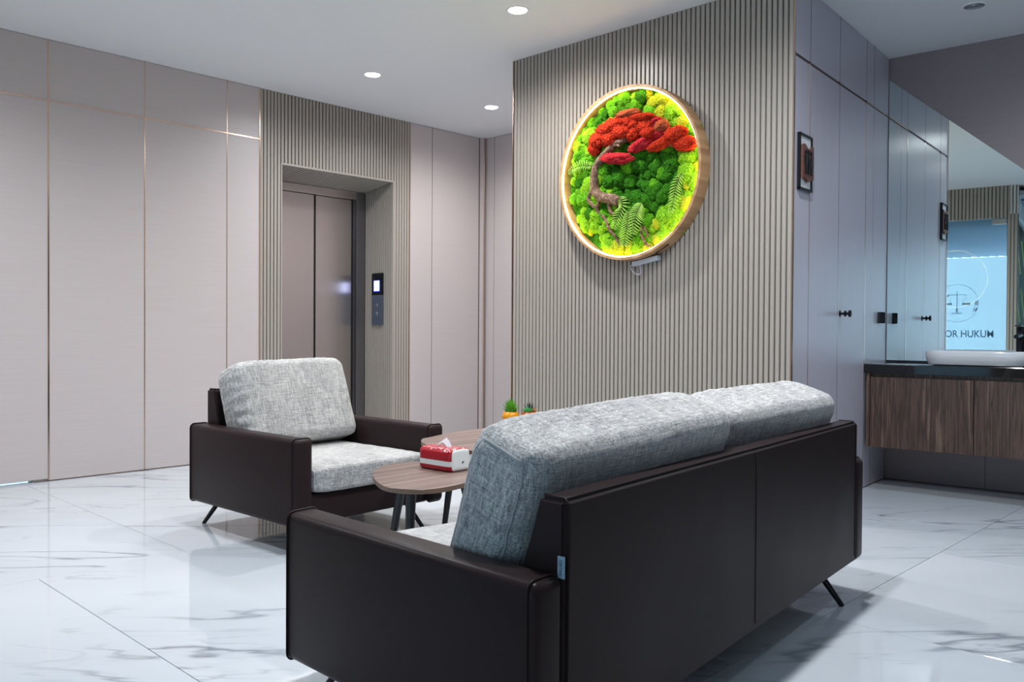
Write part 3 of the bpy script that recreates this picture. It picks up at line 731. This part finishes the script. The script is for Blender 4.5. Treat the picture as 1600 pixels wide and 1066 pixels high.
# vessel basin: rounded oblong bowl
ba = thing('washbasin', 'white ceramic oblong vessel basin on the black worktop', 'basin', M=FV @ Matrix.Translation((-1.07, -0.25, 0.801)))
bm = bmesh.new()
def ring(a, b, r, z, k=8):
    pts = []
    for cx, cy, t0 in ((a-r, b-r, 0), (-(a-r), b-r, 90), (-(a-r), -(b-r), 180), (a-r, -(b-r), 270)):
        for q in range(k+1):
            an = R(t0+q*90/k); pts.append(bm.verts.new((cx+r*math.cos(an), cy+r*math.sin(an), z)))
    return pts
prof = [(0.24, 0.135, 0.10, 0.0), (0.285, 0.165, 0.12, 0.006), (0.298, 0.178, 0.13, 0.04), (0.30, 0.18, 0.13, 0.080), (0.298, 0.178, 0.13, 0.0845), (0.290, 0.170, 0.122, 0.0845), (0.286, 0.166, 0.12, 0.078), (0.26, 0.145, 0.11, 0.03), (0.12, 0.06, 0.05, 0.018)]
rs = [ring(*p) for p in prof]
for A_, B_ in zip(rs, rs[1:]):
    for k in range(len(A_)): bm.faces.new((A_[k], A_[(k+1) % len(A_)], B_[(k+1) % len(A_)], B_[k]))
bm.faces.new(rs[0][::-1]); bm.faces.new(rs[-1])
obj('bowl', bm, CERAMIC, ba, None, True, 50)
obj('drain', lathe(bmesh.new(), [(0, 0.003), (0.02, 0.003), (0.022, 0)], 20, Matrix.Translation((0, 0, 0.0185))), STEEL2, ba)
fa = thing('tap', 'black single lever tap beside the white basin', 'tap', M=FV @ Matrix.Translation((-0.893, -0.036, 0.801)))
obj('tap_body', lathe(bmesh.new(), [(0, 0), (0.028, 0), (0.028, 0.006), (0.0235, 0.008), (0.0235, 0.235), (0.021, 0.238), (0, 0.238)], 24), BLACK, fa, None, True, 40)
bm = bmesh.new(); tube(bm, [(0, -0.01, 0.185), (0, -0.045, 0.186), (0, -0.10, 0.182), (0, -0.155, 0.178)], lambda t: 0.020-0.006*t, 10); obj('spout', bm, BLACK, fa, None, True, 40)
bm = box(-0.017, 0.017, -0.11, 0.024, 0.241, 0.248, 0.002); obj('lever', bm, BLACK, fa)

# ---------------------------------------------------------------- restroom sign
sg = thing('restroom_sign', 'black framed restroom sign with brown plaque of man and woman figures', 'sign', M=FR @ Matrix.Translation((4.535, 0, 1.91)))
obj('board', box(-0.083, 0.083, -0.010, -0.001, -0.148, 0.148), pbr('sign_white', lin(232,236,238), 0.4).m, sg)
for a, b, c, d in ((-0.092, 0.092, 0.138, 0.150), (-0.092, 0.092, -0.150, -0.138), (-0.092, -0.080, -0.150, 0.150), (0.080, 0.092, -0.150, 0.150)):
    obj('frame_bar', box(a, b, -0.018, -0.001, c, d, 0.001, 1), BLACK, sg)
bm = bmesh.new(); up_ = [(-0.078+0.156*i/12*1.06, 0.082+0.012*math.sin(i/12*2*math.pi*1.3)) for i in range(13)]; lo_ = [(x, -0.093+0.010*math.sin(i*0.7)) for i, (x, z) in enumerate(up_)]
prism(bm, up_+lo_[::-1], -0.026, -0.010, lambda a, b, h: Vector((a, h, b))); pq = obj('plaque', bm, pbr('plaque_brown', lin(112,72,64), 0.5).m, sg)
def fig(bm, cx, skirt):
    lathe(bm, [(0, 0), (0.0125, 0), (0.0125, 0.008), (0, 0.008)], 16, Matrix.Translation((cx, -0.026, 0.052)) @ Matrix.Rotation(R(90), 4, 'X'))
    P = lambda a, b, h: Vector((cx+a, h, b))
    if skirt: prism(bm, [(-0.008, 0.034), (0.008, 0.034), (0.020, -0.020), (-0.020, -0.020)], -0.034, -0.026, P)
    else: prism(bm, [(-0.018, 0.034), (0.018, 0.034), (0.016, 0.0), (0.010, -0.02), (-0.010, -0.02), (-0.016, 0.0)], -0.034, -0.026, P)
    bx(bm, cx-0.009, cx-0.002, -0.034, -0.026, -0.066, -0.02); bx(bm, cx+0.002, cx+0.009, -0.034, -0.026, -0.066, -0.02)
for cx, sk in ((-0.036, False), (0.040, True)):
    bm = bmesh.new(); fig(bm, cx, sk); obj('figure', bm, BLACK, pq)
obj('divider', box(-0.003, 0.003, -0.034, -0.026, -0.066, 0.064), BLACK, pq)

# ---------------------------------------------------------------- round moss picture
RA, FD = 0.522, 0.10
ART = FC @ Matrix.Translation((-3.069, 0, 1.947))
ar = thing('moss_art', 'round wooden framed moss picture of a red leaved bonsai with lit rim', 'wall art', M=ART)
RX = Matrix.Rotation(R(90), 4, 'X')       # lathe axis -> local -y (out of the wall)
obj('hoop', lathe(bmesh.new(), [(RA-0.001, 0.001), (RA, 0.004), (RA, FD-0.002), (RA-0.002, FD), (RA-0.016, FD), (RA-0.018, FD-0.002), (RA-0.018, 0.001), (RA-0.001, 0.001)], 96, RX), OAK, ar, None, True, 40)
obj('backing', lathe(bmesh.new(), [(0, 0.006), (RA-0.015, 0.006), (RA-0.015, 0.001), (0, 0.001)], 64, RX), MOSS[1], ar)
bm = bmesh.new(); tube(bm, [((RA-0.0215)*math.cos(2*math.pi*i/96), -(FD-0.014), (RA-0.0215)*math.sin(2*math.pi*i/96)) for i in range(96)], 0.0032, 6, closed=True)
obj('led_strip', bm, LEDRING, ar, None, True)
# cable slot
obj('cable_slot', box(-0.05, 0.05, -0.003, 0.003, -0.003, 0.003), BLACK, ar, Matrix.Rotation(R(-62+90), 4, 'Y') @ Matrix.Translation((0, -0.045, 0)) if False else Matrix.Translation((0.235, -0.05, -0.4665)) @ Matrix.Rotation(R(-27), 4, 'Y'))
def clump_mesh(seed, mat, rough=0.22, freq=3.0, sub=5, fine=0.10):
    bm = bmesh.new(); bmesh.ops.create_icosphere(bm, subdivisions=sub, radius=1)
    o_ = Vector((seed*3.7, seed*1.9, seed*8.3))
    for v in bm.verts:
        n_ = v.co.normalized()
        k = 1 + rough*noise.noise(n_*freq*0.6+o_) + fine*noise.noise(n_*freq*3.2+o_) + fine*1.5*abs(noise.noise(n_*freq*6+o_)) + fine*1.3*abs(noise.noise(n_*freq*13+o_))
        v.co = n_*k
    me = bpy.data.meshes.new('clump'); bm.to_mesh(me); bm.free()
    me.polygons.foreach_set('use_smooth', [True]*len(me.polygons)); me.materials.append(mat); return me
CL = {(i, k): clump_mesh(i*5+k, mm) for i, mm in enumerate(MOSS) for k in range(3)}
rng = random.Random(11)
pts = []
tries = 0
while len(pts) < 240 and tries < 30000:
    tries += 1
    a = rng.uniform(0, 2*math.pi); r_ = (RA-0.03)*math.sqrt(rng.random()); x, z = r_*math.cos(a), r_*math.sin(a)
    s = rng.choice((0.026, 0.032, 0.038, 0.044, 0.052))
    if r_+s*0.75 > RA-0.018: continue
    if all((x-p[0])**2+(z-p[1])**2 > ((s+p[2])*0.56)**2 for p in pts): pts.append((x, z, s))
for x, z, s in pts:
    # tone by place: deep green paints hollow shade, lime paints rim glow, partly own colour
    r_ = math.hypot(x, z); v = noise.noise(Vector((x*5, z*5, 2.0)))
    hollow = math.hypot((x-0.10)/0.27, (z+0.02)/0.20)
    if hollow < 1.0: i = 1 if rng.random() < 0.85 else 0
    elif r_ > 0.36 and (x > 0.1 or z < -0.25) and rng.random() < 0.75: i = 2 if rng.random() < 0.55 else 3
    else: i = rng.choice((0, 0, 3, 3, 1)) if v > -0.2 else 0
    me = CL[(i, rng.randrange(3))]
    depth = rng.uniform(0.018, 0.034)
    M = Matrix.Translation((x, -depth, z)) @ Matrix.Rotation(rng.uniform(0, 6.28), 4, 'Y') @ Matrix.Diagonal((s*1.12, s*0.85, s*1.12, 1))
    link('moss_clump', me, None, ar, M)
RED = [(0.008,0.355,0.069,0.019,2),(0.124,0.314,0.066,0.018,0),(0.21,0.272,0.03,0.021,1),(-0.012,0.309,0.063,0.028,0),(-0.088,0.305,0.06,0.03,0),(-0.148,0.288,0.06,0.031,0),(0.057,0.285,0.044,0.026,0),(0.14,0.263,0.066,0.033,0),(0.258,0.239,0.037,0.026,2),(-0.044,0.254,0.061,0.031,0),(0.041,0.232,0.045,0.031,0),(-0.136,0.229,0.054,0.036,0),(-0.215,0.228,0.048,0.033,0),(-0.248,0.184,0.034,0.032,0),(0.231,0.202,0.055,0.026,1),(0.166,0.217,0.045,0.025,0),(0.349,0.18,0.062,0.03,0),(0.402,0.122,0.066,0.033,0),(0.099,0.159,0.072,0.026,1),(0.252,0.137,0.071,0.023,0),(-0.07,0.098,0.092,0.026,1)]
RC = {(i, k): clump_mesh(40+i*4+k, mm, 0.25, 3.6, 5, 0.20) for i, mm in enumerate(REDM) for k in range(2)}
for j, (x, z, rx, rz, i) in enumerate(RED):
    M = Matrix.Translation((x, -0.082-0.012*math.sin(j*1.7)-0.012*(0.36-z), z)) @ Matrix.Rotation(R(8*math.sin(j*2.3) - (12 if j in (18, 19) else 0)), 4, 'Y') @ Matrix.Diagonal((rx*1.08, 0.030, rz*1.12, 1))
    link('red_foliage', RC[(i, j % 2)], None, ar, M)
def branch(name, pts, r0, r1, parent, y0=-0.07, y1=-0.07, wob=0.12):
    n = len(pts); P = smoothpath([(a, y0+(y1-y0)*i/(n-1), b) for i, (a, b) in enumerate(pts)], 6)
    bm = bmesh.new(); tube(bm, P, lambda t: r0+(r1-r0)*t, 12)
    for v in bm.verts:
        v.co += Vector((noise.noise(v.co*40), noise.noise(v.co*40+Vector((5,5,5))), noise.noise(v.co*40+Vector((9,1,4)))))*wob*(r0+r1)*0.5
    return obj(name, bm, BARK, parent, None, True)
tk = branch('trunk', [(-0.009,0.208),(-0.089,0.193),(-0.134,0.165),(-0.193,0.121),(-0.244,0.066),(-0.256,-0.007),(-0.252,-0.073),(-0.199,-0.12),(-0.124,-0.14),(-0.068,-0.165)], 0.018, 0.034, ar, -0.078, -0.068)
branch('root', [(-0.268,-0.06),(-0.29,-0.081),(-0.309,-0.121),(-0.281,-0.159),(-0.243,-0.181),(-0.228,-0.212),(-0.175,-0.258),(-0.144,-0.325),(-0.092,-0.376),(-0.066,-0.43)], 0.012, 0.008, tk, -0.066, -0.060)
branch('root', [(-0.215,-0.10),(-0.224,-0.159),(-0.243,-0.181)], 0.013, 0.009, tk)
branch('root', [(-0.15,-0.13),(-0.134,-0.209),(-0.105,-0.238)], 0.013, 0.008, tk)
branch('root', [(0.106,-0.328),(0.103,-0.379),(0.134,-0.432),(0.169,-0.451)], 0.008, 0.007, tk)
branch('root', [(0.118,-0.328),(0.144,-0.376),(0.134,-0.392)], 0.006, 0.005, tk)
branch('branch', [(-0.16,0.15),(-0.10,0.18),(-0.05,0.17)], 0.014, 0.008, tk, -0.08, -0.085)
branch('branch', [(0.18,0.155),(0.19,0.125),(0.215,0.105)], 0.005, 0.003, tk, -0.08, -0.085)
branch('branch', [(0.20,0.118),(0.27,0.118),(0.33,0.125)], 0.005, 0.004, tk, -0.08, -0.085)
def fern(pts, half, nleaf):
    P = smoothpath([(a, -0.080-0.02*i/(len(pts)-1), b) for i, (a, b) in enumerate(pts)], 10)
    fr = obj('fern_frond', tube(bmesh.new(), P, lambda t: 0.0025-0.0015*t, 6), FERN_STEM, ar, None, True)
    bm = bmesh.new(); n = len(P)
    for k in range(nleaf):
        t = 0.06+0.92*k/nleaf; i = min(int(t*(n-1)), n-2); p = P[i].lerp(P[i+1], t*(n-1)-i); d = (P[i+1]-P[i]).normalized()
        side = d.cross(Vector((0,-1,0))).normalized(); ln = half*math.sin(math.pi*(0.12+0.85*t))**0.7
        for s_ in (-1, 1):
            dr = (side*s_*0.88+d*0.48).normalized(); w = d*0.0030
            q = [p-w, p+dr*ln*0.5-w*1.1, p+dr*ln+Vector((0, 0.01, 0)), p+dr*ln*0.5+w*1.1, p+w]
            vs = [bm.verts.new(v+Vector((0, -0.004 if 0 < j_ < 4 and j_ != 2 else 0, 0))) for j_, v in enumerate(q)]
            bm.faces.new(vs)
    bmesh.ops.solidify(bm, geom=bm.faces[:], thickness=0.0008)
    obj('leaflets', bm, FERN, fr)
fern([(0.014,-0.223),(0.008,-0.326),(-0.005,-0.44)], 0.075, 15)
fern([(-0.058,-0.135),(-0.029,-0.19),(-0.057,-0.263),(-0.086,-0.33)], 0.065, 14)
fern([(0.111,-0.187),(0.077,-0.252),(0.058,-0.375)], 0.075, 14)
fern([(0.385,-0.046),(0.354,-0.107),(0.342,-0.188),(0.323,-0.274)], 0.058, 14)
fern([(-0.268,0.077),(-0.369,0.091),(-0.448,0.052)], 0.045, 13)
# power adapter below the hoop
ad = thing('power_adapter', 'small pale power adapter with looped cable under the round picture', 'power adapter', M=FC @ Matrix.Translation((-2.965, -0.002, 1.418)))
obj('case', box(-0.095, 0.095, -0.040, -0.001, -0.012, 0.014, 0.004), PLASTIC, ad, Matrix.Rotation(R(-10), 4, 'Y'))
obj('cable', tube(bmesh.new(), smoothpath([(-0.094, -0.02, -0.022), (-0.115, -0.022, -0.024), (-0.09, -0.03, -0.06), (-0.055, -0.03, -0.078), (-0.035, -0.03, -0.07), (-0.04, -0.03, -0.015)], 8), 0.0028, 6), PLASTIC, ad, None, True)
